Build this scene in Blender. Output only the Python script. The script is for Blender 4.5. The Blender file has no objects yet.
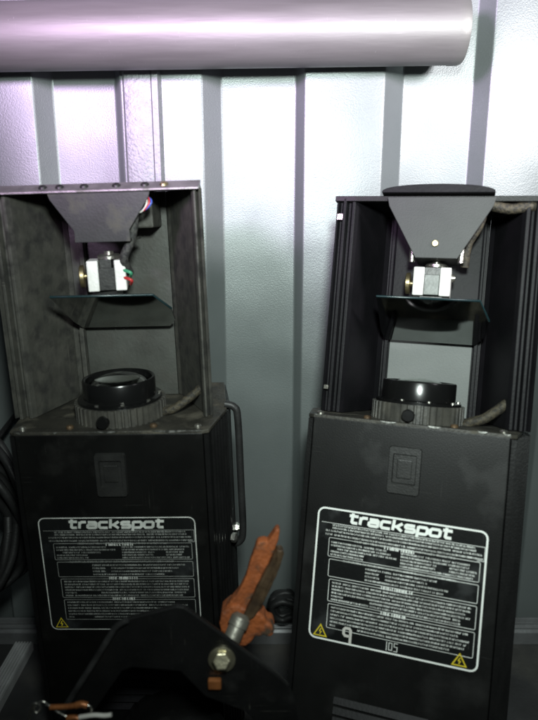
import bpy, bmesh, math, random
from mathutils import Vector, Matrix
random.seed(7)
S = bpy.context.scene
C = S.collection
R = math.radians

# ---------------------------------------------------------------- camera, world, lights, exposure
CAM_H = 0.697
PITCH = R(13.6)
cam = bpy.data.objects.new('camera', bpy.data.cameras.new('camera'))
C.objects.link(cam)
cam.location = (0, 0, CAM_H)
cam.rotation_euler = (R(90) - PITCH, 0, 0)
cam.data.sensor_fit = 'VERTICAL'
cam.data.sensor_height = 36
cam.data.sensor_width = 36
cam.data.lens = 30.5
cam.data.clip_start = 0.01
cam.data.clip_end = 50
cam.data.dof.use_dof = True
cam.data.dof.focus_distance = 0.80
cam.data.dof.aperture_fstop = 3.8
S.camera = cam

w = bpy.data.worlds.new('World'); S.world = w
w.use_nodes = True
w.node_tree.nodes['Background'].inputs[0].default_value = (0.75, 0.9, 1.0, 1)
w.node_tree.nodes['Background'].inputs[1].default_value = 0.016

def spot(name, loc, target, energy, color, size, angle, blend):
    l = bpy.data.lights.new(name, 'SPOT')
    l.energy = energy; l.color = color; l.shadow_soft_size = size
    l.spot_size = R(angle); l.spot_blend = blend
    o = bpy.data.objects.new(name, l); C.objects.link(o)
    o.location = loc
    d = Vector(target) - Vector(loc)
    o.rotation_euler = d.to_track_quat('-Z', 'Y').to_euler()
    return o
spot('work_lamp', (0.035, 0.0, CAM_H + 0.17), (0.27, 0.9, CAM_H + 0.03), 34, (0.89, 1.0, 0.95), 0.04, 130, 1.0)
spot('added_wall_spot', (0.52, 0.36, CAM_H + 0.23), (0.20, 0.9, CAM_H + 0.17), 22, (1.0, 0.97, 1.0), 0.06, 88, 1.0)  # unseen spot, added to brighten the upper right of the wall
spot('stage_lamp', (-0.40, 0.0, CAM_H + 0.30), (-0.06, 0.9, CAM_H + 0.45), 80, (0.90, 0.62, 1.0), 0.09, 76, 1.0)

S.view_settings.view_transform = 'Standard'
S.view_settings.look = 'None'
S.view_settings.exposure = 0
S.view_settings.gamma = 1

# ---------------------------------------------------------------- helpers
def at(u, v, y):
    """point on the ray of photo pixel (u,v) at depth y (538x720 photo)"""
    a, b = (u - 269) / 610, -(v - 360) / 610
    c, s = math.cos(PITCH), math.sin(PITCH)
    d = Vector((a, c + b * s, -s + b * c))
    return Vector((0, 0, CAM_H)) + d * (y / d.y)

MATS = {}
def mat(name, col, rough=0.5, metal=0.0, col2=None, nscale=30, nfac=(0.35, 0.65), bump=0.0, bscale=400,
        dust=None, dscale=25, dthr=(0.5, 0.72), spec=0.5, rvar=0.0, stretch=None, wave=0.0, scratch=None):
    m = bpy.data.materials.new(name); m.use_nodes = True
    nt = m.node_tree; N = nt.nodes; L = nt.links
    p = N['Principled BSDF']
    p.inputs['Base Color'].default_value = (*col, 1)
    p.inputs['Roughness'].default_value = rough
    p.inputs['Metallic'].default_value = metal
    p.inputs['Specular IOR Level'].default_value = spec
    tc = N.new('ShaderNodeTexCoord')
    vec = tc.outputs['Object']
    if stretch:
        mp = N.new('ShaderNodeMapping'); mp.inputs['Scale'].default_value = stretch
        L.new(vec, mp.inputs[0]); vec = mp.outputs[0]
    def noise(sc, det=4):
        n = N.new('ShaderNodeTexNoise'); n.inputs['Scale'].default_value = sc; n.inputs['Detail'].default_value = det
        L.new(vec, n.inputs['Vector']); return n.outputs['Fac']
    def ramp(f, a, b):
        r = N.new('ShaderNodeMapRange'); r.inputs[1].default_value = a; r.inputs[2].default_value = b
        L.new(f, r.inputs[0]); return r.outputs[0]
    last = None
    def mix(fac, a, b):
        x = N.new('ShaderNodeMix'); x.data_type = 'RGBA'
        L.new(fac, x.inputs[0])
        for i, q in ((6, a), (7, b)):
            if isinstance(q, tuple): x.inputs[i].default_value = (*q, 1)
            else: L.new(q, x.inputs[i])
        return x.outputs[2]
    cur = col
    if col2: cur = mix(ramp(noise(nscale), *nfac), cur, col2)
    if dust:
        df = ramp(noise(dscale, 6), *dthr)
        cur = mix(df, cur, dust)
        rr = N.new('ShaderNodeMapRange'); rr.inputs[3].default_value = rough; rr.inputs[4].default_value = 0.9
        L.new(df, rr.inputs[0]); L.new(rr.outputs[0], p.inputs['Roughness'])
    elif rvar:
        rr = N.new('ShaderNodeMapRange'); rr.inputs[1].default_value = .3; rr.inputs[2].default_value = .7
        rr.inputs[3].default_value = rough - rvar; rr.inputs[4].default_value = rough + rvar
        L.new(noise(nscale * 1.7), rr.inputs[0]); L.new(rr.outputs[0], p.inputs['Roughness'])
    if scratch:
        for sc_ in ((900, 900, 9), (14, 700, 900), (700, 300, 60)):
            mp2 = N.new('ShaderNodeMapping'); mp2.inputs['Scale'].default_value = sc_
            mp2.inputs['Rotation'].default_value = (0.0, 0.25 if sc_[0] > 100 else -0.12, 0.1)
            L.new(tc.outputs['Object'], mp2.inputs[0])
            n2 = N.new('ShaderNodeTexNoise'); n2.inputs['Scale'].default_value = 1.0; n2.inputs['Detail'].default_value = 1
            L.new(mp2.outputs[0], n2.inputs['Vector'])
            n3 = N.new('ShaderNodeTexNoise'); n3.inputs['Scale'].default_value = 23 + sc_[0] * .01; n3.inputs['Detail'].default_value = 2
            L.new(tc.outputs['Object'], n3.inputs['Vector'])
            ml = N.new('ShaderNodeMath'); ml.operation = 'MULTIPLY'
            L.new(ramp(n2.outputs['Fac'], .70, .80), ml.inputs[0]); L.new(ramp(n3.outputs['Fac'], .54, .68), ml.inputs[1])
            cur = mix(ml.outputs[0], cur, scratch)
    if not isinstance(cur, tuple): L.new(cur, p.inputs['Base Color'])
    if bump:
        b = N.new('ShaderNodeBump'); b.inputs['Strength'].default_value = bump; b.inputs['Distance'].default_value = 0.001
        L.new(noise(bscale, 2), b.inputs['Height']); L.new(b.outputs[0], p.inputs['Normal'])
        if wave:
            b2 = N.new('ShaderNodeBump'); b2.inputs['Strength'].default_value = wave; b2.inputs['Distance'].default_value = 0.02
            L.new(noise(7, 1), b2.inputs['Height']); L.new(b2.outputs[0], b.inputs['Normal'])
    MATS[name] = m
    return m

M_wall = mat('embossed_steel', (0.235, 0.26, 0.258), 0.43, 0.45, (0.21, 0.235, 0.233), 9, bump=0.24, bscale=520, rvar=0.04, wave=0.22)
M_seal = mat('sealant', (0.26, 0.275, 0.28), 0.5, 0.4, (0.215, 0.23, 0.235), 60, bump=0.8, bscale=240)
M_floor = mat('dark_floor', (0.045, 0.045, 0.047), 0.7, 0, (0.03, 0.03, 0.03), 12, bump=0.5, bscale=160, dust=(0.09, 0.085, 0.075), dscale=9)
M_tube = mat('brushed_aluminium', (0.25, 0.25, 0.235), 0.52, 0.5, (0.205, 0.205, 0.192), 60, bump=0.15, bscale=220, rvar=0.03, stretch=(0.12, 1, 1), wave=0.04, scratch=(0.33, 0.33, 0.31))
M_black = mat('black_paint', (0.0035, 0.0035, 0.0034), 0.40, 0, (0.006, 0.006, 0.0056), 22, bump=0.12, bscale=700, dust=(0.013, 0.0127, 0.011), dscale=17, dthr=(0.55, 0.85), scratch=(0.03, 0.03, 0.027), spec=0.3)
M_black2 = mat('worn_black_paint', (0.006, 0.006, 0.0058), 0.38, 0, (0.009, 0.009, 0.0088), 22, bump=0.12, bscale=700, dust=(0.017, 0.017, 0.016), dscale=14, dthr=(0.55, 0.9), scratch=(0.03, 0.03, 0.028), spec=0.4)
M_latch = mat('latch_plastic', (0.013, 0.013, 0.0125), 0.42, 0, (0.020, 0.020, 0.019), 60, bump=0.2, bscale=500, scratch=(0.08, 0.08, 0.07))
M_fin = mat('fin_black', (0.005, 0.005, 0.005), 0.38, 0, (0.008, 0.008, 0.008), 30, bump=0.2, bscale=400, spec=0.3)
M_dusty = mat('dusty_interior', (0.040, 0.040, 0.034), 0.6, 0, (0.068, 0.066, 0.056), 60, (0.3, 0.7), bump=0.4, bscale=200, dust=(0.020, 0.0195, 0.017), dscale=55, dthr=(0.48, 0.66), scratch=(0.13, 0.125, 0.10))
M_back = mat('grey_back_panel', (0.065, 0.068, 0.060), 0.5, 0, (0.045, 0.046, 0.040), 30, bump=0.3, bscale=250, dust=(0.05, 0.048, 0.04), dscale=22, dthr=(0.5, 0.75))
M_clean = mat('clean_black_interior', (0.006, 0.006, 0.007), 0.5, 0, (0.010, 0.009, 0.011), 20, bump=0.2, bscale=300, spec=0.15)
M_backr = mat('pale_back_panel', (0.14, 0.15, 0.145), 0.55, 0, (0.13, 0.14, 0.135), 25, bump=0.15, bscale=500)
M_deck = mat('dusty_deck', (0.02, 0.019, 0.016), 0.5, 0, (0.045, 0.041, 0.032), 26, (0.35, 0.7), bump=0.6, bscale=220, dust=(0.085, 0.076, 0.056), dscale=40, dthr=(0.52, 0.7))
M_gear = mat('grey_black_ring', (0.035, 0.034, 0.03), 0.5, 0, (0.07, 0.066, 0.055), 40, bump=0.3, bscale=300)
M_barrel = mat('gloss_black_barrel', (0.006, 0.006, 0.006), 0.22, 0, bump=0.1, bscale=90)
M_plate = mat('grey_bracket_paint', (0.032, 0.034, 0.033), 0.55, 0.1, (0.026, 0.028, 0.027), 30, bump=0.14, bscale=700)
M_plated = mat('dark_bracket_paint', (0.036, 0.039, 0.037), 0.5, 0.1, (0.027, 0.029, 0.027), 30, bump=0.2, bscale=450, dust=(0.09, 0.085, 0.07), dscale=45, dthr=(0.55, 0.75))
M_steel = mat('bright_steel', (0.72, 0.70, 0.64), 0.28, 0.95, (0.5, 0.48, 0.42), 90, bump=0.3, bscale=300)
M_alu = mat('motor_aluminium', (0.80, 0.80, 0.77), 0.5, 0.15, (0.66, 0.66, 0.62), 70, bump=0.3, bscale=350)
M_brass = mat('yellowed_plating', (0.50, 0.42, 0.24), 0.35, 0.9, (0.33, 0.27, 0.15), 120, bump=0.3, bscale=300)
M_band = mat('motor_lamination', (0.02, 0.02, 0.02), 0.4, 0.3, (0.035, 0.035, 0.033), 90, bump=0.2, bscale=300)
M_bandg = mat('grey_motor_lamination', (0.11, 0.115, 0.11), 0.45, 0.3, (0.08, 0.085, 0.08), 90, bump=0.2, bscale=300)
M_cap = mat('galvanised_rim', (0.40, 0.38, 0.38), 0.42, 0.7, (0.26, 0.25, 0.25), 60, bump=0.4, bscale=250, dust=(0.12, 0.11, 0.09), dscale=50, dthr=(0.58, 0.75))
M_mirror = mat('mirror_glass', (0.55, 0.56, 0.55), 0.06, 1.0, (0.42, 0.43, 0.42), 22)
M_edge = mat('glass_edge', (0.012, 0.03, 0.034), 0.25, 0, spec=0.5)
M_cable = mat('black_rubber', (0.012, 0.012, 0.012), 0.5, 0, (0.022, 0.022, 0.022), 40, bump=0.3, bscale=300)
M_label = mat('label_black', (0.006, 0.0065, 0.0065), 0.33, 0, (0.010, 0.0105, 0.0105), 18, bump=0.15, bscale=200, dust=(0.022, 0.025, 0.026), dscale=19, dthr=(0.56, 0.74), scratch=(0.08, 0.08, 0.075))
M_print = mat('label_print_dim_lit', (0.66, 0.67, 0.63), 0.6, 0, (0.42, 0.43, 0.40), 60)  # left label's dim light is painted into this and its fine print
M_fine = mat('label_fine_print_dim_lit', (0.32, 0.33, 0.31), 0.6, 0, (0.15, 0.155, 0.145), 45)
M_print2 = mat('label_print_bright_lit', (0.92, 0.94, 0.90), 0.5, 0, (0.82, 0.84, 0.80), 60)  # same prints lightened to paint in the strong light on the right label
M_fine2 = mat('label_fine_print_bright_lit', (0.86, 0.88, 0.84), 0.5, 0, (0.52, 0.53, 0.50), 45)
M_yellow = mat('warning_yellow', (0.75, 0.60, 0.03), 0.5, 0, (0.62, 0.48, 0.03), 60)
M_orange = mat('chipped_orange_paint', (0.31, 0.082, 0.020), 0.65, 0, (0.19, 0.052, 0.016), 70, bump=1.0, bscale=260, dust=(0.055, 0.034, 0.02), dscale=55, dthr=(0.54, 0.66), scratch=(0.30, 0.20, 0.12))
M_rust = mat('bare_brown_steel', (0.14, 0.09, 0.05), 0.5, 0.5, (0.05, 0.032, 0.02), 60, bump=0.5, bscale=250)
M_spigot = mat('grey_spigot_steel', (0.30, 0.29, 0.25), 0.45, 0.7, (0.20, 0.19, 0.16), 60, bump=0.4, bscale=250)
M_bolt = mat('zinc_bolt', (0.62, 0.58, 0.42), 0.3, 0.9, (0.42, 0.38, 0.26), 80, bump=0.3, bscale=260)
M_yoke = mat('yoke_black', (0.005, 0.005, 0.005), 0.4, 0, (0.008, 0.008, 0.008), 30, bump=0.25, bscale=350, dust=(0.016, 0.0155, 0.014), dscale=22, dthr=(0.58, 0.8), scratch=(0.06, 0.058, 0.05))
M_flange = mat('highlit_black_edge', (0.05, 0.05, 0.05), 0.4, 0.2, (0.02, 0.02, 0.02), 60, bump=0.3, bscale=250)  # black lightened to paint in the highlight along the yoke's left arm
M_rail = mat('grey_rail', (0.26, 0.265, 0.27), 0.5, 0.5, (0.2, 0.2, 0.205), 30, bump=0.3, bscale=200)
M_plank = mat('ribbed_plank', (0.62, 0.62, 0.62), 0.55, 0.2, (0.48, 0.48, 0.48), 30, bump=0.3, bscale=200)
M_sleeve = mat('braided_sleeve', (0.058, 0.048, 0.030), 0.7, 0, (0.022, 0.019, 0.014), 260, (0.42, 0.58), bump=1.0, bscale=420)
M_sleevek = mat('dark_braided_sleeve', (0.05, 0.05, 0.045), 0.7, 0, (0.018, 0.018, 0.018), 260, (0.42, 0.58), bump=1.0, bscale=420)
M_red = mat('red_wire', (0.42, 0.03, 0.03), 0.4); M_blue = mat('blue_wire', (0.05, 0.10, 0.42), 0.4)
M_green = mat('green_wire', (0.05, 0.26, 0.14), 0.4); M_white = mat('white_wire', (0.6, 0.58, 0.54), 0.4)
M_copper = mat('copper_sleeve', (0.40, 0.15, 0.05), 0.4, 0.4, (0.25, 0.09, 0.03), 80, bump=0.3)
M_wear = mat('bare_metal_wear', (0.5, 0.5, 0.47), 0.4, 0.8, (0.12, 0.12, 0.11), 160, (0.4, 0.6))
# clear lens
M_lens = bpy.data.materials.new('lens_glass'); M_lens.use_nodes = True
_p = M_lens.node_tree.nodes['Principled BSDF']
_p.inputs['Base Color'].default_value = (0.9, 0.93, 0.9, 1); _p.inputs['Roughness'].default_value = 0.03
_p.inputs['Transmission Weight'].default_value = 1.0; _p.inputs['IOR'].default_value = 1.5

class MB:
    """collects shapes into one mesh"""
    def __init__(s): s.v = []; s.f = []
    def add(s, vs, fs):
        b = len(s.v); s.v += [Vector(x) for x in vs]; s.f += [tuple(i + b for i in f) for f in fs]; return s
    def box(s, x0, x1, y0, y1, z0, z1):
        return s.add([(x, y, z) for z in (z0, z1) for y in (y0, y1) for x in (x0, x1)],
                     [(0, 2, 3, 1), (4, 5, 7, 6), (0, 1, 5, 4), (2, 6, 7, 3), (0, 4, 6, 2), (1, 3, 7, 5)])
    def prism(s, pts, a, b, axis='z'):
        n = len(pts)
        def q(p, t):
            return {'z': (p[0], p[1], t), 'y': (p[0], t, p[1]), 'x': (t, p[0], p[1])}[axis]
        vs = [q(p, a) for p in pts] + [q(p, b) for p in pts]
        fs = [tuple(range(n))[::-1], tuple(range(n, 2 * n))] + [(i, (i + 1) % n, n + (i + 1) % n, n + i) for i in range(n)]
        return s.add(vs, fs)
    def lathe(s, prof, c=(0, 0, 0), ax=(0, 0, 1), n=40):
        ax = Vector(ax).normalized(); q = ax.to_track_quat('Z', 'Y'); c = Vector(c)
        vs = []; fs = []
        for r, h in prof:
            for i in range(n):
                a = 2 * math.pi * i / n
                vs.append(c + q @ Vector((r * math.cos(a), r * math.sin(a), h)))
        for j in range(len(prof) - 1):
            for i in range(n):
                k = (i + 1) % n
                fs.append((j * n + i, j * n + k, (j + 1) * n + k, (j + 1) * n + i))
        if prof[0][0] > 1e-6: fs.append(tuple(range(n))[::-1])
        if prof[-1][0] > 1e-6: fs.append(tuple(range((len(prof) - 1) * n, len(prof) * n)))
        return s.add(vs, fs)
    def tube(s, pts, r, n=10, smooth=6):
        pts = [Vector(p) for p in pts]
        if smooth and len(pts) > 2:
            out = []
            P = [pts[0]] + pts + [pts[-1]]
            for i in range(1, len(P) - 2):
                for k in range(smooth):
                    t = k / smooth
                    a, b, c, d = P[i - 1:i + 3]
                    out.append(0.5 * ((2 * b) + (c - a) * t + (2 * a - 5 * b + 4 * c - d) * t * t + (3 * b - a - 3 * c + d) * t ** 3))
            out.append(pts[-1]); pts = out
        vs = []; fs = []
        t = (pts[1] - pts[0]).normalized()
        u = t.orthogonal().normalized()
        for i, p in enumerate(pts):
            t2 = (pts[min(i + 1, len(pts) - 1)] - pts[max(i - 1, 0)]).normalized()
            u = (u - t2 * u.dot(t2)).normalized(); w_ = t2.cross(u)
            for k in range(n):
                a = 2 * math.pi * k / n
                vs.append(p + (u * math.cos(a) + w_ * math.sin(a)) * r)
        m = len(pts)
        for i in range(m - 1):
            for k in range(n):
                l = (k + 1) % n
                fs.append((i * n + k, i * n + l, (i + 1) * n + l, (i + 1) * n + k))
        fs.append(tuple(range(n))[::-1]); fs.append(tuple(range((m - 1) * n, m * n)))
        return s.add(vs, fs)
    def stroke(s, pts, wd, y, close=False):
        """flat ribbon with mitred joints in the x-z plane at depth y, facing -y"""
        n = len(pts); P = [Vector(p) for p in pts]; vs = []
        for i in range(n):
            a = P[i - 1] if (i or close) else None
            b = P[(i + 1) % n] if (i < n - 1 or close) else None
            d1 = (P[i] - a).normalized() if a is not None else None
            d2 = (b - P[i]).normalized() if b is not None else None
            if d1 is None: d1 = d2
            if d2 is None: d2 = d1
            n1 = Vector((-d1.y, d1.x)); n2 = Vector((-d2.y, d2.x))
            m = (n1 + n2); m = m.normalized() if m.length > 1e-6 else n1
            m = m / max(0.4, m.dot(n1))
            for sg in (1, -1):
                q = P[i] + m * wd / 2 * sg
                vs.append((q.x, y, q.y))
        fs = []
        for i in range(n if close else n - 1):
            j = (i + 1) % n
            fs.append((2 * i, 2 * i + 1, 2 * j + 1, 2 * j))
        return s.add(vs, fs)
    def rect(s, x0, x1, z0, z1, y):
        return s.add([(x0, y, z0), (x1, y, z0), (x1, y, z1), (x0, y, z1)], [(0, 1, 2, 3)])
    def build(s, name, m, parent=None, bevel=0, smooth=None, label=None, shift=None):
        me = bpy.data.meshes.new(name)
        sh = Vector(shift) if shift else Vector((0, 0, 0))
        me.from_pydata([tuple(v + sh) for v in s.v], [], s.f)
        bm = bmesh.new(); bm.from_mesh(me); bmesh.ops.recalc_face_normals(bm, faces=bm.faces); bm.to_mesh(me); bm.free()
        me.materials.append(m)
        o = bpy.data.objects.new(name, me); C.objects.link(o)
        if parent: o.parent = parent
        if bevel:
            b = o.modifiers.new('bevel', 'BEVEL'); b.width = bevel; b.segments = 2; b.limit_method = 'ANGLE'; b.angle_limit = R(40)
        if smooth is not None:
            for p in me.polygons: p.use_smooth = True
            me.set_sharp_from_angle(angle=R(smooth))
        if label: o['label'] = label
        return o

def tag(o, label=None, cat=None, group=None, kind=None):
    for k, v in (('label', label), ('category', cat), ('group', group), ('kind', kind)):
        if v: o[k] = v
    return o
def empty(name, loc, mtx=None):
    o = bpy.data.objects.new(name, None); C.objects.link(o); o.empty_display_size = 0.05
    if mtx is not None: o.matrix_world = mtx
    else: o.location = loc
    return o

# ---------------------------------------------------------------- setting: floor and ribbed steel wall
YF, YB = 0.905, 0.931      # front and rear planes of the corrugation
fl = MB().box(-3, 3, -2.5, 2.5, -0.05, 0).build('floor', M_floor)
tag(fl, kind='structure')

# corner positions read off the photo (u at v=130), (plane) ; outside the frame the pattern repeats
prof = []
def px(u, y): return at(u, 130, y).x
seq = [(36, YF), (56, YB), (118, YB), (122, YF), (203, YF), (222, YB), (296, YB), (304, YF), (383, YF), (401, YB), (470, YB), (487, YF)]
xs = [(px(u, y), y) for u, y in seq]
per = xs[8][0] - xs[4][0]
left = []
x = xs[0][0]
for k in range(5):
    x0 = xs[0][0] - k * per
    left = [(x0 - per + 0.0, YF), (x0 - per + 0.027, YB), (x0 - 0.118, YB), (x0 - 0.108, YF)] + left
right = []
for k in range(5):
    x0 = xs[-1][0] + k * per
    right += [(x0 + 0.10, YF), (x0 + 0.127, YB), (x0 + per - 0.012, YB), (x0 + per, YF)]
prof = left + xs + right
# rounded fold lines
def rounded(pts, r):
    out = []
    for i, p in enumerate(pts):
        if i in (0, len(pts) - 1): out.append(p); continue
        p = Vector(p); a = (Vector(pts[i - 1]) - p); b = (Vector(pts[i + 1]) - p)
        rr = min(r, a.length * .45, b.length * .45)
        s_, e_ = p + a.normalized() * rr, p + b.normalized() * rr
        for t in (0, .33, .67, 1): out.append(tuple(s_.lerp(p, t).lerp(p.lerp(e_, t), t)))
    return out
pr = rounded(prof, 0.0025)
n = len(pr)
H = 1.45
TH = 0.003
wm = MB()
vs = [(p[0], p[1], z) for z in (0, H) for p in pr] + [(p[0], p[1] + TH, z) for z in (0, H) for p in pr]
fs = []
for i in range(n - 1):
    fs.append((i, i + 1, n + i + 1, n + i)); fs.append((2 * n + i, 3 * n + i, 3 * n + i + 1, 2 * n + i + 1))
    fs.append((n + i, n + i + 1, 3 * n + i + 1, 3 * n + i)); fs.append((i, 2 * n + i, 2 * n + i + 1, i + 1))
fs += [(0, n, 3 * n, 2 * n), (n - 1, 3 * n - 1, 4 * n - 1, 2 * n - 1)]
wm.add(vs, fs)
wall = wm.build('wall', M_wall, smooth=50)
tag(wall, 'ribbed pale steel wall with embossed finish behind the lamps', 'wall', kind='structure')
# rough sealant strip on one panel
x0, x1 = px(125, YF), px(163, YF)
s = MB()
nz = 120
ps = [(x0, 0.0), (x0 + .003, -.003), (x0 + .013, -.0045), (x1 - .014, -.0025), (x1 - .012, -.0055), (x1 - .004, -.0055), (x1, 0.0)]
s.prism([(a, YF - .0015 + b) for a, b in ps], 0.02, H - 0.02)
tag(s.build('wall_seam', M_seal, smooth=30), 'rough grey vertical seam strip running down the steel wall', 'wall seam', kind='structure')

# ---------------------------------------------------------------- base rail along the wall foot
rl = MB().prism([(YF - .032, 0), (YF - .032, .022), (YF - .028, .026), (YF - .024, .026), (YF - .022, .022), (YF - .019, .022), (YF - .017, .026),
                 (YF - .012, .026), (YF - .010, .022), (YF - .007, .022), (YF - .005, .030), (YF - .002, .030), (YF - .002, 0)], -1.4, 1.4, 'x')
tag(rl.build('base_rail', M_rail, bevel=.0008), 'grey grooved metal rail along the foot of the steel wall', 'rail')

# ---------------------------------------------------------------- aluminium tube across the top
YT = 0.8628
pe = at(450, 30.5, YT)
rt = 0.0408
tb = MB()
c0 = Vector((-1.25, YT, pe.z - 0.020))
axv = (pe - c0).normalized(); Lt = (pe - c0).length
tb.lathe([(rt - .005, 0), (rt, 0), (rt, Lt - .001), (rt + .0006, Lt + .001), (rt + .0006, Lt + .012), (rt - .0008, Lt + .016), (rt - .006, Lt + .016), (rt - .006, 0.002)], c0, axv, 72)
tube = tag(empty('metal_tube', c0), 'thick shiny aluminium tube running across above both lamps', 'tube')
tb.build('tube_body', M_tube, tube, smooth=30, shift=-c0)
for hx in (-0.55, 0.06):
    zc = pe.z
    MB().box(hx - .012, hx + .012, YT + rt - .003, YB - .001, zc - .02, zc + .012).build('wall_mount', M_rail, tube, bevel=.001, shift=-c0)

# ---------------------------------------------------------------- the stage scanner lamp
W = 0.205
def letters():
    """wide slanted lower-case strokes in a unit box per glyph: list of (polyline, closed), advance"""
    G = {
     't': ([[(.0, .74), (.72, .74)], [(.26, 1.0), (.26, .16), (.34, .08), (.72, .08)]], .86),
     'r': ([[(.08, 0), (.08, .74)], [(.08, .52), (.24, .70), (.62, .70)]], .72),
     'a': ([[(.06, .68), (.66, .68), (.76, .58), (.76, 0)], [(.76, .40), (.16, .40), (.06, .32), (.06, .14), (.16, .06), (.76, .06)]], .96),
     'c': ([[(.80, .68), (.18, .68), (.07, .56), (.07, .18), (.18, .06), (.80, .06)]], .94),
     'k': ([[(.08, 0), (.08, 1.0)], [(.08, .38), (.36, .38), (.76, .74)], [(.34, .38), (.80, 0)]], .96),
     's': ([[(.78, .68), (.16, .68), (.07, .60), (.07, .46), (.16, .38), (.70, .38), (.79, .30), (.79, .14), (.70, .06), (.06, .06)]], .96),
     'p': ([[(.08, -.30), (.08, .74)], [(.08, .68), (.68, .68), (.79, .56), (.79, .18), (.68, .06), (.08, .06)]], .96),
     'o': ([[(.18, .68), (.70, .68), (.81, .56), (.81, .18), (.70, .06), (.18, .06), (.07, .18), (.07, .56)]], .98),
     '9': ([[(.66, .0), (.66, .88), (.54, 1.0), (.20, 1.0), (.06, .88), (.06, .60), (.20, .48), (.60, .48)]], .8),
     '1': ([[(.1, 0), (.1, 1)]], .30), '0': ([[(.1, .1), (.1, .9), (.5, .9), (.5, .1)]], .68), '5': ([[(.55, .95), (.1, .95), (.1, .55), (.5, .55), (.5, .05), (.05, .05)]], .6),
    }
    return G
GL = letters()
def write(mb, text, x0, z0, h, sx, th, y, slant=0.0):
    x = x0; k = 0
    for ch in text:
        st, adv = GL[ch]
        for pl in st:
            cl = ch in 'o0' 
            q = [(x + (p[0] * sx) * h + slant * p[1] * h, z0 + p[1] * h) for p in pl]
            mb.stroke(q, th, y - 0.00001 * (k % 7), cl); k += 1
        x += adv * sx * h
    return x
def text_width(text, h, sx): return sum(GL[c][1] for c in text) * sx * h

def rrect(x0, x1, z0, z1, r, n=4):
    out = []
    for cx, cz, a0 in ((x1 - r, z1 - r, 0), (x0 + r, z1 - r, 90), (x0 + r, z0 + r, 180), (x1 - r, z0 + r, 270)):
        for k in range(n + 1):
            a = R(a0 + 90 * k / n); out.append((cx + r * math.cos(a), cz + r * math.sin(a)))
    return out

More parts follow.
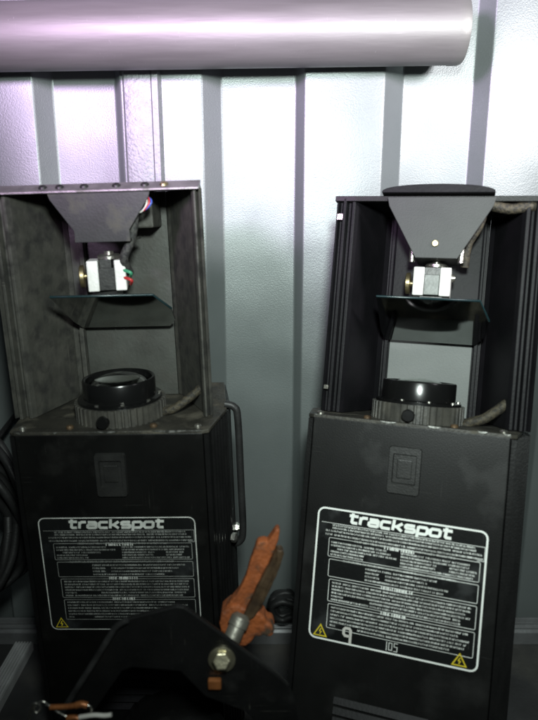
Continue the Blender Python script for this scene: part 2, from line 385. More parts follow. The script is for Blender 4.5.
def make_lamp(pos, yaw, lean, roll, BL, right, label):
    HX = .010 if right else -.007
    rng = random.Random(11 if right else 5)
    M3 = Matrix.Rotation(yaw, 4, 'Z') @ Matrix.Rotation(lean, 4, 'X') @ Matrix.Rotation(roll, 4, 'Y')
    base = Vector(pos) + Vector((0, 0, CAM_H)) + M3.to_3x3() @ Vector((0, 0, -BL))
    root = empty('stage_scanner_lamp', base, Matrix.Translation(base) @ M3)
    tag(root, label, 'stage light', 'scanner stage lamps standing against the wall')
    up = (0, 0, BL)
    def B(mb, name, m, parent=root, **k): return mb.build(name, m, parent, shift=up, **k)
    paint = M_black2 if right else M_black
    inner = M_clean if right else M_dusty
    hw = W / 2
    D = 0.185
    # --- lower body
    B(MB().box(-hw, hw, 0, .004, -BL + .03, 0), 'front_panel', paint, bevel=.0012)
    B(MB().prism([(-.100, .0045), (.100, .0045), (.117, .07), (.102, D), (-.102, D), (-.117, .07)], -BL, -.003), 'body_core', M_fin)
    def fins(s_):
        pts = [(.1035, .002), (.1085, .002), (.1085, .010)]
        for k in range(9):
            y = .012 + k * .0095; xo = .1095 + min(1, k / 6) * (.0185 if right and s_ > 0 else .0125)
            pts += [(xo, y), (xo, y + .0045), (xo - .005, y + .005), (xo - .005, y + .009)]
        pts += [(.1285 if right and s_ > 0 else .1225, .100), (.1075, D + .003), (.1025, D + .003), (.1175, .0695), (.1035, .012)]
        q = [(s_ * a, b) for a, b in pts]
        return q if s_ > 0 else q[::-1]
    for s_ in (-1, 1):
        B(MB().prism(fins(s_), -BL, -.002), 'finned_side_rail', M_fin)
    # deck
    dk = MB().prism([(-.1025, .0005), (.1025, .0005), (.109, .004), (.121, .072), (.1065, D), (-.1065, D), (-.121, .072), (-.109, .004)], -.0015, .003)
    deck = B(dk, 'top_deck', M_deck, bevel=.001)
    # bare metal wear on the front edge
    segs = [(-.100, -.092), (-.06, -.055), (-.012, .012), (.048, .088), (.095, .101)] if not right else [(-.101, -.094), (-.03, -.012), (.02, .034), (.07, .080), (.096, .102)]
    for a, b in segs:
        t = .0005 + rng.random() * .0006
        B(MB().prism([(a, .0031), (b, .0031), (b - .2 * (b - a), .0028 - t), (a + .5 * (b - a), .0024 - t * 1.4), (a + .15 * (b - a), .0029 - t)], -.0002, .0009, 'y'), 'edge_wear', M_wear)
    for sx_, sy_ in ((-.097, .010), (-.045, .012), (.047, .014), (.096, .011)):
        B(MB().lathe([(.0042, 0), (.0042, .0016), (.003, .0032), (.0009, .0034), (.0009, .0022), (0, .0022)], (sx_, sy_, .003), n=16), 'deck_screw', M_steel if abs(sx_) > .08 else M_rust, smooth=35)
    # latch recess: raised frame with a sunk tray
    kx0, kx1, kz0, kz1 = -.0172, .0172, -.0722, -.0215
    lt = MB()
    o_ = rrect(kx0, kx1, kz0, kz1, .003); i_ = rrect(kx0 + .0048, kx1 - .0048, kz0 + .011, kz1 - .008, .0015)
    m_ = len(o_)
    ins = rrect(kx0 + .0056, kx1 - .0056, kz0 + .0120, kz1 - .0088, .0015)
    ring = [(.0002, o_), (-.0036, rrect(kx0 + .0008, kx1 - .0008, kz0 + .0008, kz1 - .0008, .0028)), (-.0036, i_), (-.0004, ins)]
    vs = [(p[0], y, p[1]) for y, l in ring for p in l]
    fs = [(j * m_ + i, j * m_ + (i + 1) % m_, (j + 1) * m_ + (i + 1) % m_, (j + 1) * m_ + i) for j in range(3) for i in range(m_)]
    fs.append(tuple(range(3 * m_, 4 * m_)))
    lt.add(vs, fs)
    latch = B(lt, 'latch', M_latch, smooth=25)
    B(MB().box(kx0 + .0095, kx1 - .0095, -.0022, -.0002, kz0 + .0170, kz1 - .0140), 'latch_button', M_latch, latch, bevel=.0007)
    # louvre vents below the label
    vt = MB()
    vz = -.302
    for k in range(5):
        z = vz - k * .011
        if z - .006 < -BL + .04: break
        vt.prism([(-.0003, z), (-.0042, z - .006), (-.0003, z - .0068)], -.055 - .0, .045, 'x')
    B(vt, 'vent_louvres', M_clean)
    # --- label
    lx0, lx1, lz1, lz0 = -.0892, .0894, -.0973, -.2432
    lw, lh = lx1 - lx0, lz1 - lz0
    lab = MB()
    rr_ = rrect(lx0, lx1, lz0, lz1, .008)
    lab.prism(rr_, -.0007, -.0001, 'y')
    labo = B(lab, 'label', M_label)
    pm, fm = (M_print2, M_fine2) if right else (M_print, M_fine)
    y1 = -.0009
    def X(t): return lx0 + t * lw
    def Z(t): return lz1 - t * lh
    fr = MB()
    fr.stroke(rrect(lx0 + .0012, lx1 - .0012, lz0 + .0012, lz1 - .0012, .007), .0019 if right else .0011, y1, True)
    B(fr, 'label_border', pm, labo)
    # boxes round the paragraphs, scaled from the photo
    boxes = [(.03, .985, .115, .215), (.085, .965, .225, .365), (.095, .965, .385, .515), (.105, .965, .535, .70), (.11, .965, .72, .90)]
    bx = MB()
    for k, (a, b, c, d) in enumerate(boxes):
        if k == 0: bx.stroke([(X(a), Z(c)), (X(b), Z(c)), (X(b), Z(d)), (X(b - .04), Z(d))], .0006, y1)
        else: bx.stroke(rrect(X(a), X(b), Z(d), Z(c), .0012, 2), .0006, y1, True)
    B(bx, 'paragraph_boxes', fm, labo)
    tt = MB()
    hh = .0112; sx = 1.19
    tw = text_width('trackspot', hh, sx)
    write(tt, 'trackspot', X(.50) - tw / 2, Z(.096), hh, sx, .0031, y1 - .00005, .12)
    B(tt, 'lettering', pm, labo)
    # illegible fine print: rows of tiny strokes grouped into words
    fp = MB()
    def row(xa, xb, zc, h, t_=.00055, hb=.0005, gap=.00075):
        nonlocal fp
        x = xa
        while x < xb:
            wl = rng.uniform(.003, .011)
            e = min(x + wl, xb)
            while x < e:
                cw = rng.uniform(.0007, .0012) * t_ / .00055
                ty = rng.random()
                fp.rect(x, x + t_, zc - h / 2, zc + h / 2, y1)
                if ty < .7:
                    zz = zc + rng.choice((-.5, -.1, .3)) * h
                    fp.rect(x + t_, x + cw, zz, zz + hb, y1)
                if ty > .45: fp.rect(x + cw, x + cw + t_, zc - h / 2, zc + h * rng.choice((.5, .2)), y1)
                x += cw + gap
            x = e + rng.uniform(.0007, .0014)
    rh = .0019
    def para(a, b, c, d, nr, rag=0.0, gaps=()):
        for k in range(nr):
            t = c + (k + .5) * (d - c) / nr
            b2 = b - rag * rng.random()
            for g in gaps:
                if g[2] <= k <= g[3]:
                    if g[0] > a + .02: row(X(a), X(g[0]), Z(t), rh)
                    if b2 > g[1] + .02: row(X(g[1]), X(b2), Z(t), rh)
                    break
            else: row(X(a), X(b2), Z(t), rh)
    para(.10, .93, .118, .16, 2); para(.06, .97, .16, .215, 2)
    para(.24, .82, .215, .235, 1)
    para(.10, .50, .245, .36, 5, .12, [(.30, .50, 3, 4), (.10, .14, 2, 2)])
    para(.52, .945, .245, .36, 5, .05, [(.72, .80, 2, 3)])
    para(.18, .84, .372, .395, 1)
    para(.32, .94, .40, .508, 4, .30, [(.40, .44, 1, 2)])
    para(.125, .94, .545, .695, 6, .06, [(.20, .36, 4, 4)])
    para(.13, .94, .73, .89, 6, .12, [(.16, .30, 5, 5)])
    B(fp, 'fine_print', fm, labo)
    for a, b, c in ((.42, .58, .232), (.42, .60, .527), (.43, .57, .712)):
        keep = fp; fp = MB()
        row(X(a), X(b), Z(c), .0040, .0010, .00045, .0011)
        B(fp, 'heading_text', pm, labo); fp = keep
    # rating mark at the foot of the label
    mk = MB()
    write(mk, '105', X(.475), Z(.975), .0095, .85, .0008, y1)
    B(mk, 'rating_mark', fm, labo)
    for cx in (.075, .895):
        tr = MB(); s2 = .0068
        zc = Z(.935)
        tri = [(X(cx) - s2, zc - s2 * .75), (X(cx) + s2, zc - s2 * .75), (X(cx), zc + s2 * 1.0)]
        tr.stroke(tri, .0013 if right else .0008, y1 - .0001, True)
        tr.stroke([(X(cx) + .0006, zc + s2 * .42), (X(cx) - .0010, zc - .0004), (X(cx) + .0010, zc - .0008), (X(cx) - .0004, zc - s2 * .52)], .0011, y1 - .0001)
        B(tr, 'warning_triangle', M_yellow, labo)
    if right:
        nn = MB(); write(nn, '9', X(.215), Z(.985), 00.0160, .78, .0029, y1 - .0003)
        B(nn, 'number_sticker', M_white, labo)
    # --- lens assembly
    lc = (.005 if right else .0, .0585, .003)
    gr = MB(); nt_ = 44; pts = []
    for k in range(nt_):
        a0 = 2 * math.pi * k / nt_; st = 2 * math.pi / nt_
        for f_, rr2 in ((0, .0488), (.25, .0488), (.35, .0515), (.85, .0515), (.98, .0488)):
            pts.append((lc[0] + rr2 * math.cos(a0 + f_ * st), lc[1] + rr2 * math.sin(a0 + f_ * st)))
    gr.prism(pts, .003, .0225)
    ringo = B(gr, 'focus_ring', M_gear)
    B(MB().lathe([(.007, 0), (.007, .004), (.0058, .0065), (0, .0065)], (lc[0] - .006, lc[1] - .0505, .011), (0, -1, 0), 20), 'ring_knob', M_barrel, ringo, smooth=40)
    B(MB().lathe([(.0475, .0195), (.0475, .0225), (.0425, .023), (.0412, .024), (.0412, .043), (.0404, .0445), (.0388, .0448), (.0372, .0435), (.0372, .030), (.0365, .010)], (lc[0], lc[1], 0.003), n=64), 'lens_barrel', M_barrel, smooth=35)
    B(MB().lathe([(0, .0490), (.010, .0483), (.020, .0460), (.029, .0422), (.034, .0388), (.0368, .0360), (.0368, .0330), (.02, .0318), (0, .0315)], (lc[0], lc[1], .003), n=64), 'lens', M_lens, smooth=40)
    B(MB().lathe([(.0362, .012), (.022, .012), (.020, .020), (.0185, .0200), (.017, .011), (.006, .011), (.005, .018), (0, .018)], (lc[0], lc[1], .003), n=48), 'lens_reflector', M_steel, smooth=30)
    for k in (-1.9, -1.25, -.55, .2):
        a = k
        B(MB().lathe([(.0022, 0), (.0022, .0016), (0, .002)], (lc[0] + .0450 * math.cos(a), lc[1] + .0450 * math.sin(a), .0258), n=10), 'ring_screw', M_steel, ringo)
    # --- head trough
    HT = .2535
    for s_ in (-1, 1):
        fr_ = [(.0895, .050), (.0930, .0440), (.0965, .0440), (.0985, .050), (.1015, .050), (.1030, .041), (.1065, .041), (.1085, .049), (.1105, .049),]
        if s_ > 0 and not right: fr_ = [(.1035, .056), (.1045, .046), (.1075, .041), (.1095, .041), (.1105, .049)]
        q = [(s_ * a + HX, b) for a, b in fr_ + [ (.1130, .044), (.1155, .048), (.1010, .148), (.0605, .148), (.0605, .1335), (.0655, .1285)]]
        B(MB().prism(q if s_ > 0 else q[::-1], .0035, HT), 'head_side_wall', inner if not right else M_clean, bevel=.0006)
    B(MB().box(-.0600 + HX, .0600 + HX, .1325, .147, .0035, HT), 'head_back_panel', M_clean if right else M_back)
    if right: B(MB().box(-.0505 + HX, .0500 + HX, .1312, .1323, .0045, .127), 'pale_inner_plate', M_backr, bevel=.0004)
    # centre channel flanges on the back panel
    for s_ in (-1, 1):
        fl_ = MB()
        if right:
            xb = s_ * .0540 + HX
            fl_.prism([(xb - .0025, .004), (xb + .0025, .004), (xb + .0025, HT - .004), (xb - .0025, HT - .004)], .1205, .1320, 'y')
            B(fl_, 'channel_flange', M_clean, bevel=.001)
        elif s_ < 0:
            xb = s_ * .0535 + HX
            fl_.prism([(xb - .003, .004), (xb + .003, .004), (xb + .003 , .09), (xb + .003 - s_ * .010, .115), (xb + .003 - s_ * .010, HT - .004), (xb - .003 - s_ * .010, HT - .004), (xb - .003 - s_ * .010, .115), (xb - .003, .09)], .1205, .1320, 'y')
            B(fl_, 'channel_flange', M_clean if right else M_dusty, bevel=.001)
    # top cap with a sloped front rim
    ct = .2575 if right else .2600
    B(MB().prism([(.050, HT + .0005), (.149, HT + .0005), (.149, ct), (.0560, ct)], -.1005 + HX, .1005 + HX, 'x'), 'top_cap', M_fin if right else M_cap, bevel=.0008)
    if right: rim = MB().prism([(.041, .2500), (.0495, .2500), (.0495, .2535), (.0555, .2578), (.041, .2560)], -.1165 + HX, .1165 + HX, 'x')
    else: rim = MB().prism([(.036, .2520), (.038, .2520), (.0500, .2550), (.0555, .2605), (.0535, .2617), (.036, .2540)], -.1140 + HX, .1140 + HX, 'x')
    rimo = B(rim, 'cap_rim', M_black if right else M_cap, bevel=.0005)
    if not right:
        for sx_ in (-.058, -.040, -.014, .020, .050, .070):
            B(MB().lathe([(.0046, 0), (.0046, .001), (.0034, .0026), (.001, .0028), (.0009, .0014), (0, .0014)], (sx_, .0452, .2574), (0, -.5, 1), 14), 'rim_screw', M_band if abs(sx_) < .06 else M_brass, rimo, smooth=35)
    else:
        # rounded swivel plate standing above the top edge
        sp = []
        for k in range(25):
            a = math.pi * k / 24
            sp.append((HX - .001 + .0605 * math.cos(a), 0.2575 + .0090 * math.sin(a) ** .8))
        sp = [(HX + .0595, .2582 - .0015)] + sp + [(HX - .0615, .2582 - .0015)]
        B(MB().prism(sp, .030, .100, 'y'), 'swivel_plate', M_clean, bevel=.001, smooth=30)
    # motor bracket (tapered sheet) and posts
    bp = M_plate if right else M_plated
    z0 = .185 if right else .201
    bw = .0225 if right else .0295
    bx0 = HX + (.003 if right else .009)
    zt = .2515 if not right else .2525
    tr = [(bx0 - .054, zt), (bx0 - .052, zt - .006), (bx0 - bw, z0 + (.0 if right else .012)), (bx0 - bw, z0), (bx0 + bw, z0), (bx0 + bw, z0 + (.0 if right else .012)), (bx0 + .052, zt - .006), (bx0 + .054, zt)]
    if right: tr = [(bx0 - .058, zt), (bx0 - .0555, zt - .010), (bx0 - bw, z0), (bx0 + bw, z0), (bx0 + .0555, zt - .010), (bx0 + .058, zt)]
    ty0 = .0325 if right else .0385
    B(MB().prism(tr[::-1], ty0, ty0 + .0018, 'y'), 'motor_bracket', bp, bevel=.0005)
    B(MB().box(bx0 - bw, bx0 + bw, ty0 + .002, .085, z0 + .0005, z0 + .003), 'bracket_shelf', bp)
    B(MB().box(bx0 - (.052 if right else .045), bx0 + (.050 if right else .045), .092 if right else .085, .132, .128 if right else z0 + .012, HT - .0005), 'bracket_rear_block', M_clean if right else M_dusty, bevel=.002)
    if right:
        B(MB().lathe([(.0038, 0), (.0038, .0012), (.003, .0022), (.0012, .0022), (.0012, .0010), (0, .0010)], (bx0 - .002, ty0, z0 + .016), (0, -1, 0), 16), 'bracket_screw', M_brass, smooth=35)
        for s_ in (-1, 1):
            B(MB().lathe([(.0035, 0), (.0035, .016), (0, .016)], (bx0 + s_ * .0265, .045, z0 - .003), n=14), 'post', M_steel, smooth=40)
    # motor
    mx = bx0 + (-.003 if right else -.005)
    mw = .0205
    mz0, mz1 = (.1445, .1765) if right else (.1480, .1810)
    my = .042 if right else .045
    mo = empty_part('motor', root, (mx, my + .018, BL))
    if not right: mo.rotation_euler = (0, 0, R(13))
    def Bm(mb, name, m, **k): return mb.build(name, m, mo, shift=(-mx, -my - .018, 0), **k)
    cw = .0085
    for a, b in ((mx - mw, mx - cw), (mx + cw, mx + mw)):
        Bm(MB().box(a, b, my, my + .040, mz0, mz1), 'end_bell', M_alu, bevel=.0012)
    if right:
        Bm(MB().box(mx - cw + .0002, mx + cw - .0002, my + .002, my + .038, mz0 + .001, mz1 - .008), 'lamination', M_bandg, bevel=.0006)
        Bm(MB().box(mx - cw + .0002, mx + cw - .0002, my + .004, my + .038, mz1 - .0078, mz1), 'lamination', M_band)
    else:
        Bm(MB().box(mx - cw + .0002, mx + cw - .0002, my - .0008, my + .038, mz0 + .001, mz1 - .008), 'lamination', M_band, bevel=.0006)
        Bm(MB().box(mx - cw + .002, mx + cw - .003, my + .002, my + .038, mz1 - .0078, mz1 + .001), 'lamination', M_band)
    Bm(MB().lathe([(.0035, 0), (.0035, .004), (.0125, .0045), (.0125, .0085), (.0105, .0095), (0, .0095)], (mx - mw, my + .018, (mz0 + mz1) / 2 - .001), (-1, 0, 0), 24), 'side_pulley', M_brass, smooth=35)
    Bm(MB().lathe([(.0045, 0), (.0045, .004), (0, .0045)], (mx + mw, my + .012, mz1 - .010), (1, 0, 0), 16), 'side_boss', M_steel, smooth=35)
    Bm(MB().lathe([(.0125, 0), (.0125, .003), (.0110, .0045), (.0050, .0048), (.0050, .0078), (0, .0078)], (mx + .003, my + .018, mz1 + .0012), n=28), 'top_flange', M_steel, smooth=35)
    # mirror: clipped glass plate, tilted a little
    mw_ = .060
    mc = bx0 - .002
    def mz(y): return (.1390 if right else .1430) - (y - .036) * (.60 if not right else .55)
    out = [(mc - mw_ , .036), (mc + mw_ - .008, .036), (mc + mw_ + .004, .070), (mc + mw_ + .002, .098), (mc + mw_ - .008, .116), (mc - mw_ + .004, .116), (mc - mw_, .098)]
    mi = MB()
    vs = [(p[0], p[1], mz(p[1])) for p in out] + [(p[0], p[1], mz(p[1]) + .0028) for p in out]
    n6 = len(out)
    mi.add(vs, [tuple(range(n6)), tuple(range(n6, 2 * n6))] + [(i, (i + 1) % n6, n6 + (i + 1) % n6, n6 + i) for i in range(n6)])
    mio = B(mi, 'mirror', M_mirror, bevel=.0003)
    eg = MB(); pp = [(p[0], p[1] - .0006, mz(p[1]) + .0014) for p in out[:3]]
    eg.tube(pp, .0013, 8, 0); B(eg, 'mirror_edge', M_edge, mio, smooth=60)
    B(MB().prism([(my + .006, mz0 - .0005), (my + .006, mz(my + .006) + .0032), (my + .030, mz(my + .030) + .0032), (my + .030, mz0 - .0005)], mx - .012, mx + .012, 'x'), 'mirror_clamp', M_band)
    # wiring
    if not right:
        sl = MB().tube([(HX + .040, .060, .244), (HX + .041, .055, .225), (HX + .036, .052, .202), (HX + .027, .050, .182), (mx + mw + .004, my + .02, .165)], .0048, 10)
        B(sl, 'braided_sleeve', M_sleevek, smooth=60)
        for k, (mm, dx) in enumerate(((M_red, 0), (M_blue, .0022), (M_white, -.0024))):
            B(MB().tube([(HX + .038 + dx, .050, .236), (HX + .052 + dx, .043, .2315 + dx * .5), (HX + .0605 + dx, .042, .239), (HX + .058 + dx, .046, .247 - dx), (HX + .046, .054, .2495)], .0011, 6), 'lead_wire', mm, smooth=60)
        for mm, dz in ((M_green, .004), (M_red, -.004)):
            B(MB().tube([(mx + mw + .001, my + .006, .166 + dz), (mx + mw + .009, my + .004, .163 + dz), (mx + mw + .006, my + .012, .158 + dz)], .0019, 6), 'lead_wire', mm, smooth=60)
        B(MB().tube([(HX + .050, .0540, -.004), (HX + .056, .0530, .0060), (HX + .070, .052, .0105), (HX + .088, .058, .022), (HX + .100, .070, .030)], .0050, 10), 'braided_sleeve', M_sleeve, smooth=60)
    else:
        B(MB().tube([(HX + .052, .046, .248), (HX + .075, .047, .243), (HX + .098, .050, .247), (HX + .110, .056, .246)], .0058, 10), 'braided_sleeve', M_sleeve, smooth=60)
        B(MB().tube([(HX + .050, .052, .244), (HX + .046, .052, .225), (HX + .036, .056, .205), (HX + .034, .060, .18)], .0045, 10), 'braided_sleeve', M_sleeve, smooth=60)
        B(MB().tube([(HX + .046, .056, -.004), (HX + .052, .054, .0060), (HX + .068, .053, .0130), (HX + .0885, .058, .030), (HX + .100, .068, .040)], .0056, 10), 'braided_sleeve', M_sleeve, smooth=60)
        B(MB().box(HX - .112, HX - .106, .0385, .0405, .228, .2345), 'wall_clip', M_steel)
        B(MB().box(HX - .112, HX - .107, .0385, .0405, .030, .0345), 'wall_clip', M_steel)
    # pivot bolts on the sides
    for s_ in (-1, 1):
        B(MB().lathe([(.0065, 0), (.0065, .003), (.0045, .0032), (.0045, .008), (0, .0085)], (s_ * .1225, .10, -.168), (s_, 0, 0), 6), 'pivot_bolt', M_brass if right else M_steel)
    if not right:
        B(MB().tube([(.1180, .080, .006), (.1290, .080, .002), (.1330, .080, -.014), (.1335, .080, -.10), (.1335, .080, -.160), (.1290, .080, -.176), (.1190, .080, -.180)], .0045, 12), 'carry_handle', M_cable, smooth=60)
        B(MB().lathe([(.006, 0), (.006, .005), (.003, .007), (0, .007)], (.1225, .055, -.156), (1, -.3, 0), 6), 'pivot_bolt', M_steel)
    return root

def empty_part(name, parent, loc):
    o = bpy.data.objects.new(name, None); C.objects.link(o); o.parent = parent; o.location = loc; o.empty_display_size = .02
    return o

make_lamp((-.1734, .6184, -.2317), R(-2.02), R(0.48), R(-1.6), .4645, False,
          'dusty dark scanner lamp on the left with carrying handle and loose coloured wires inside')
make_lamp((.1472, .6123, -.2208), R(-17.89), R(-13.76), R(0.34), .448, True,
          'black scanner lamp leaning back, with brightly lit label, number 9 sticker and clean black interior')

# ---------------------------------------------------------------- foreground lamp yoke with bolt, and its orange hook clamp
YK = 0.50
def PL(pts, y): return [at(u, v, y) for u, v in pts]
out = [(28, 775), (60, 718), (108, 640), (116, 626), (126, 619), (176, 606), (184, 607), (192, 612), (280, 677), (289, 686), (294, 698), (300, 730), (305, 770),
       (262, 770), (258, 725), (245, 712), (205, 697), (180, 672), (132, 668), (122, 672), (85, 725), (58, 775)]
yk = MB()
q = PL(out, YK)
n_ = len(q)
yk.add([tuple(p) for p in q] + [(p.x * 1.004, p.y + .005, p.z) for p in q], [tuple(range(n_)), tuple(range(n_, 2 * n_))] + [(i, (i + 1) % n_, n_ + (i + 1) % n_, n_ + i) for i in range(n_)])
cyk = at(170, 720, YK); cyk.z = 0
can = tag(empty('par_lamp', cyk), 'black lamp lying low in front, its bolted yoke rising before the left scanner lamp', 'stage light')
yk.build('yoke', M_yoke, can, bevel=.0018, shift=-cyk)
# raised flange along the left arm
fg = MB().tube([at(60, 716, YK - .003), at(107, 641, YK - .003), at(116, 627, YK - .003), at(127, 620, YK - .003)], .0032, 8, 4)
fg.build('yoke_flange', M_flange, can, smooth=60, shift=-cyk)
# lamp can below
cc = at(165, 752, YK + .03)
cb = MB().lathe([(.030, -.09), (.052, -.085), (.060, -.06), (.066, .02), (.068, .05), (.066, .055), (.060, .055), (.058, .05), (.058, -.02), (0, -.03)], (cc.x, cc.y + .06, .082), (.25, -.95, .16), 40)
cb.build('lamp_can', M_yoke, can, smooth=40, shift=-cyk)
arm = MB()
a0, a1 = at(43, 775, YK), at(284, 770, YK)
arm.box(a0.x - .012, a0.x + .012, YK - .0, YK + .006, 0.002, a0.z + .004)
arm.box(a1.x - .018, a1.x + .018, YK - .0, YK + .006, 0.002, a1.z + .004)
arm.box(a0.x - .012, a1.x + .018, YK + .0062, YK + .06, 0.0, .006)
arm.build('yoke_foot', M_yoke, can, shift=-cyk)
# hex bolt with washer
bc = at(222, 658, YK)
bax = Vector((.05, -1, .55)).normalized()
bo = MB().lathe([(.0130, 0), (.0130, .0018), (.0118, .0024), (0, .0024)], bc + Vector((0, -.0012, 0)), (0, -1, .1), 32).build('washer', M_bolt, can, smooth=35, shift=-cyk)
bb = MB().lathe([(.0090, .0), (.0090, .0068), (.0076, .0080), (0, .0080)], bc + Vector((0, -.0036, 0.0008)), bax, 6)
bb.build('hex_bolt', M_bolt, can, bevel=.0006, shift=-cyk)
nb = at(215, 681, YK)
MB().box(nb.x - .0065, nb.x + .0065, nb.y - .006, nb.y - .0005, nb.z - .0055, nb.z + .0055).build('locking_tab', M_copper, can, bevel=.0015, shift=-cyk)

# clamp behind the yoke
YC = 0.525
cl0 = at(235, 640, YC)
clp = tag(empty('hook_clamp', cl0), 'chipped orange hook clamp bolted to the black yoke, between the two scanner lamps', 'clamp')
PIT = bpy.data.textures.new('pitting', 'CLOUDS'); PIT.noise_scale = .012
def Z8(x, y): return (180 + x / 2.99, 500 + y / 2.99)
def plate(pts, y0, y1, name, m, bev=.0015, sub=None):
    p = [at(*Z8(*a), y0) for a in pts]; n = len(p)
    mb = MB().add([tuple(a) for a in p] + [(a.x * (1 + (y1 - y0) * .4), y1, a.z) for a in p],
                  [tuple(range(n)), tuple(range(n, 2 * n))] + [(i, (i + 1) % n, n + (i + 1) % n, n + i) for i in range(n)])
    o = mb.build(name, m, clp, bevel=bev, shift=-cl0, smooth=45)
    sb = o.modifiers.new('sub', 'SUBSURF'); sb.subdivision_type = 'SIMPLE'; sb.levels = sb.render_levels = 4
    dm = o.modifiers.new('pitting', 'DISPLACE'); dm.texture = PIT; dm.strength = .0022; dm.mid_level = .5; dm.texture_coords = 'LOCAL'
    return o
# long arm with the pointed lever end
plate([(172, 280), (196, 235), (222, 150), (232, 128), (252, 124), (262, 128), (284, 92), (292, 86), (299, 94), (294, 120), (270, 180), (240, 240), (218, 290), (190, 345), (150, 372), (128, 345), (140, 318)], YC + .004, YC + .016, 'clamp_arm', M_orange, .003)
# brown steel channel lying along the arm
plate([(228, 268), (262, 205), (290, 150), (306, 152), (312, 162), (300, 200), (276, 256), (250, 308), (224, 350), (196, 372), (188, 352), (208, 312)], YC - .002, YC + .010, 'steel_channel', M_rust, .002)
plate([(290, 150), (306, 152), (312, 162), (300, 200), (276, 256), (250, 308), (238, 318), (262, 262), (288, 205)], YC - .005, YC - .0022, 'channel_lip', M_rust, .001)
# hook casting at the bottom
plate([(118, 372), (126, 340), (150, 318), (176, 316), (205, 332), (236, 338), (252, 352), (258, 368), (276, 376), (282, 392), (276, 408), (262, 412), (250, 404), (240, 412), (226, 408), (214, 424), (196, 440), (178, 438), (140, 410), (122, 395)], YC + .001, YC + .022, 'hook_casting', M_orange, .004)
# spigot between hook and yoke
s0, s1 = at(*Z8(182, 352), YC - .002), at(*Z8(140, 452), YK + .006)
d = (s0 - s1)
MB().lathe([(.0085, 0), (.0085, d.length * .72), (.0098, d.length * .74), (.0098, d.length), (.006, d.length + .004), (0, d.length + .004)], s1, d, 28).build('spigot', M_spigot, clp, smooth=35, shift=-cl0)

# ---------------------------------------------------------------- spring clip lying at the bottom left
cl = tag(empty('wire_clip', at(60, 712, .47)), 'bent silver wire clip with copper coloured sleeves, bottom left of the scene', 'wire clip')
k0 = cl.location.copy()
def Zc(x, y, dy=0): return at(x / 4.483, 580 + y / 4.483, .47 + dy)
MB().tube([Zc(130, 720), Zc(132, 640), Zc(136, 590), Zc(150, 556), Zc(172, 556), Zc(182, 575), Zc(172, 594), Zc(156, 590), Zc(150, 572), Zc(170, 552), Zc(196, 546), Zc(222, 566), Zc(260, 592), Zc(300, 612), Zc(350, 622)], .0011, 8).build('spring_wire', M_steel, cl, smooth=60, shift=-k0)
MB().tube([Zc(205, 560), Zc(260, 566), Zc(340, 562), Zc(395, 562), Zc(412, 580), Zc(404, 600)], .0010, 8).build('spring_wire', M_steel, cl, smooth=60, shift=-k0)
MB().tube([Zc(225, 570, -.002), Zc(290, 568, -.002), Zc(335, 563, -.002)], .0024, 8).build('copper_sleeve', M_copper, cl, smooth=60, shift=-k0)
MB().tube([Zc(340, 562, -.002), Zc(365, 556, -.002), Zc(392, 562, -.002)], .0030, 8).build('copper_sleeve', M_copper, cl, smooth=60, shift=-k0)
MB().tube([Zc(300, 618, -.002), Zc(335, 616, -.002), Zc(358, 622, -.002)], .0024, 8).build('copper_sleeve', M_copper, cl, smooth=60, shift=-k0)
MB().tube([Zc(355, 615, -.003), Zc(420, 606, -.003), Zc(470, 608, -.003), Zc(500, 604, -.003)], .0021, 8).build('wire_end', M_white, cl, smooth=60, shift=-k0)
# the box it rests on
bxp = at(60, 724, .47)
tag(MB().box(-.34, a0.x - .016 if a0.x - .016 > -.30 else -.2, .34, .476, 0, bxp.z - .006).build('equipment_case', M_yoke, bevel=.004), 'plain black equipment case low at the bottom left corner under the wire clip', 'case')

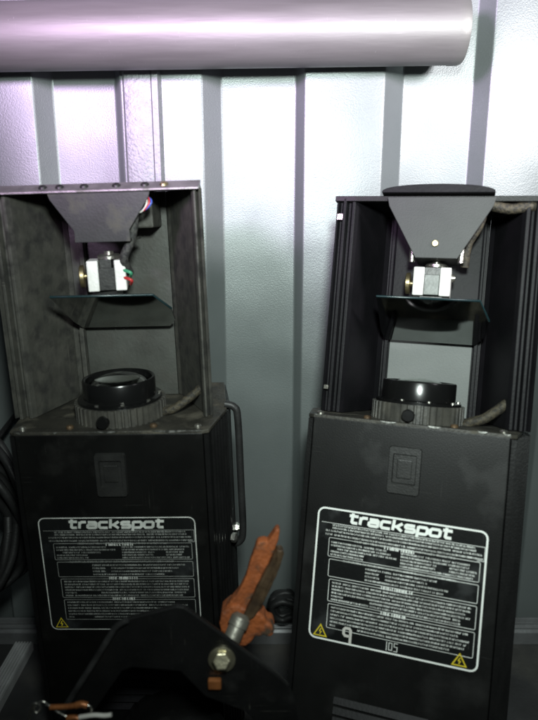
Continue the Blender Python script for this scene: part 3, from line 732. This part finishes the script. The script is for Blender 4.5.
# ---------------------------------------------------------------- ribbed plank and coiled cable at the left edge
def on_floor(u, v, z=.014):
    d = at(u, v, 1.0) - Vector((0, 0, CAM_H))
    return Vector((0, 0, CAM_H)) + d * ((z - CAM_H) / d.z)
def plank(pl, pr, y0, y1, lab):
    """ribbed strip lying on the floor, running from the room towards the wall"""
    wd = (pr - pl).length; k_ = 6; pf = [(0, 0)]
    for k in range(k_):
        a = k * wd / k_; st = wd / k_
        pf += [(a + .0004, .016), (a + st * .55, .016), (a + st * .62, .013), (a + st - .0004, .013)]
    pf += [(wd, .016), (wd, 0)]
    o = MB().prism([(p[0], p[1]) for p in pf], y0, y1, 'y').build('ribbed_plank', M_plank, bevel=.0004)
    o.location = (pl.x, 0, 0.0); return tag(o, lab, 'plank', 'ribbed planks on the floor at the left edge')
pa, pb = on_floor(0, 656), on_floor(0, 689)
pc, pd = on_floor(36, 620), on_floor(41, 640)
XR = (pb.x + pd.x) / 2
XL = (pa.x + pc.x) / 2
print('plank', pa, pb, pc, pd)
plank(Vector((XL, 0, 0)), Vector((XR, 0, 0)), .2, .86, 'grey ribbed metal plank on the floor, nearest to the left scanner lamp')
plank(Vector((XL - .085, 0, 0)), Vector((XL - .03, 0, 0)), .2, .86, 'grey ribbed metal plank on the floor at the far left, under the cable coil')

cx = at(-2, 518, .76)
cb = MB()
for k in range(9):
    r1 = .098 + random.uniform(-.02, .02); pts = []
    ox, oy, oz = (random.uniform(-.012, .012) for _ in range(3))
    for j in range(17):
        a = 2 * math.pi * j / 16
        pts.append((cx.x - .02 + ox + r1 * .55 * math.cos(a), cx.y + oy + .018 * math.sin(2 * a + k) + (k - 4) * .006, cx.z + oz + r1 * math.sin(a)))
    cb.tube(pts, .0058, 8, 4)
tag(cb.build('cable_coil', M_cable, smooth=60), 'coil of black cable hanging at the left edge beside the left scanner lamp', 'cable')
hkx = MB().tube([(cx.x - .02, YF - .001, cx.z + .105), (cx.x - .02, cx.y - .03, cx.z + .075), (cx.x - .02, cx.y - .036, cx.z + .10)], .004, 8)
tag(hkx.build('wall_hook', M_cable, smooth=60), 'black hook on the steel wall holding the cable coil', 'hook')

# dark cable clump on the rail between the lamps
cm = at(284, 604, .88)
cb = MB()
for k in range(5):
    pts = []
    for j in range(11):
        a = 2 * math.pi * j / 10 + k
        pts.append((cm.x + .020 * math.cos(a) + random.uniform(-.003, .003), cm.y + (k - 2.5) * .007, max(.036, cm.z + .016 * math.sin(a) + random.uniform(-.003, .003))))
    cb.tube(pts, .0055, 8, 4)
tag(cb.build('cable_bundle', M_cable, smooth=60), 'small bundle of black cable resting on the rail between the two scanner lamps', 'cable')
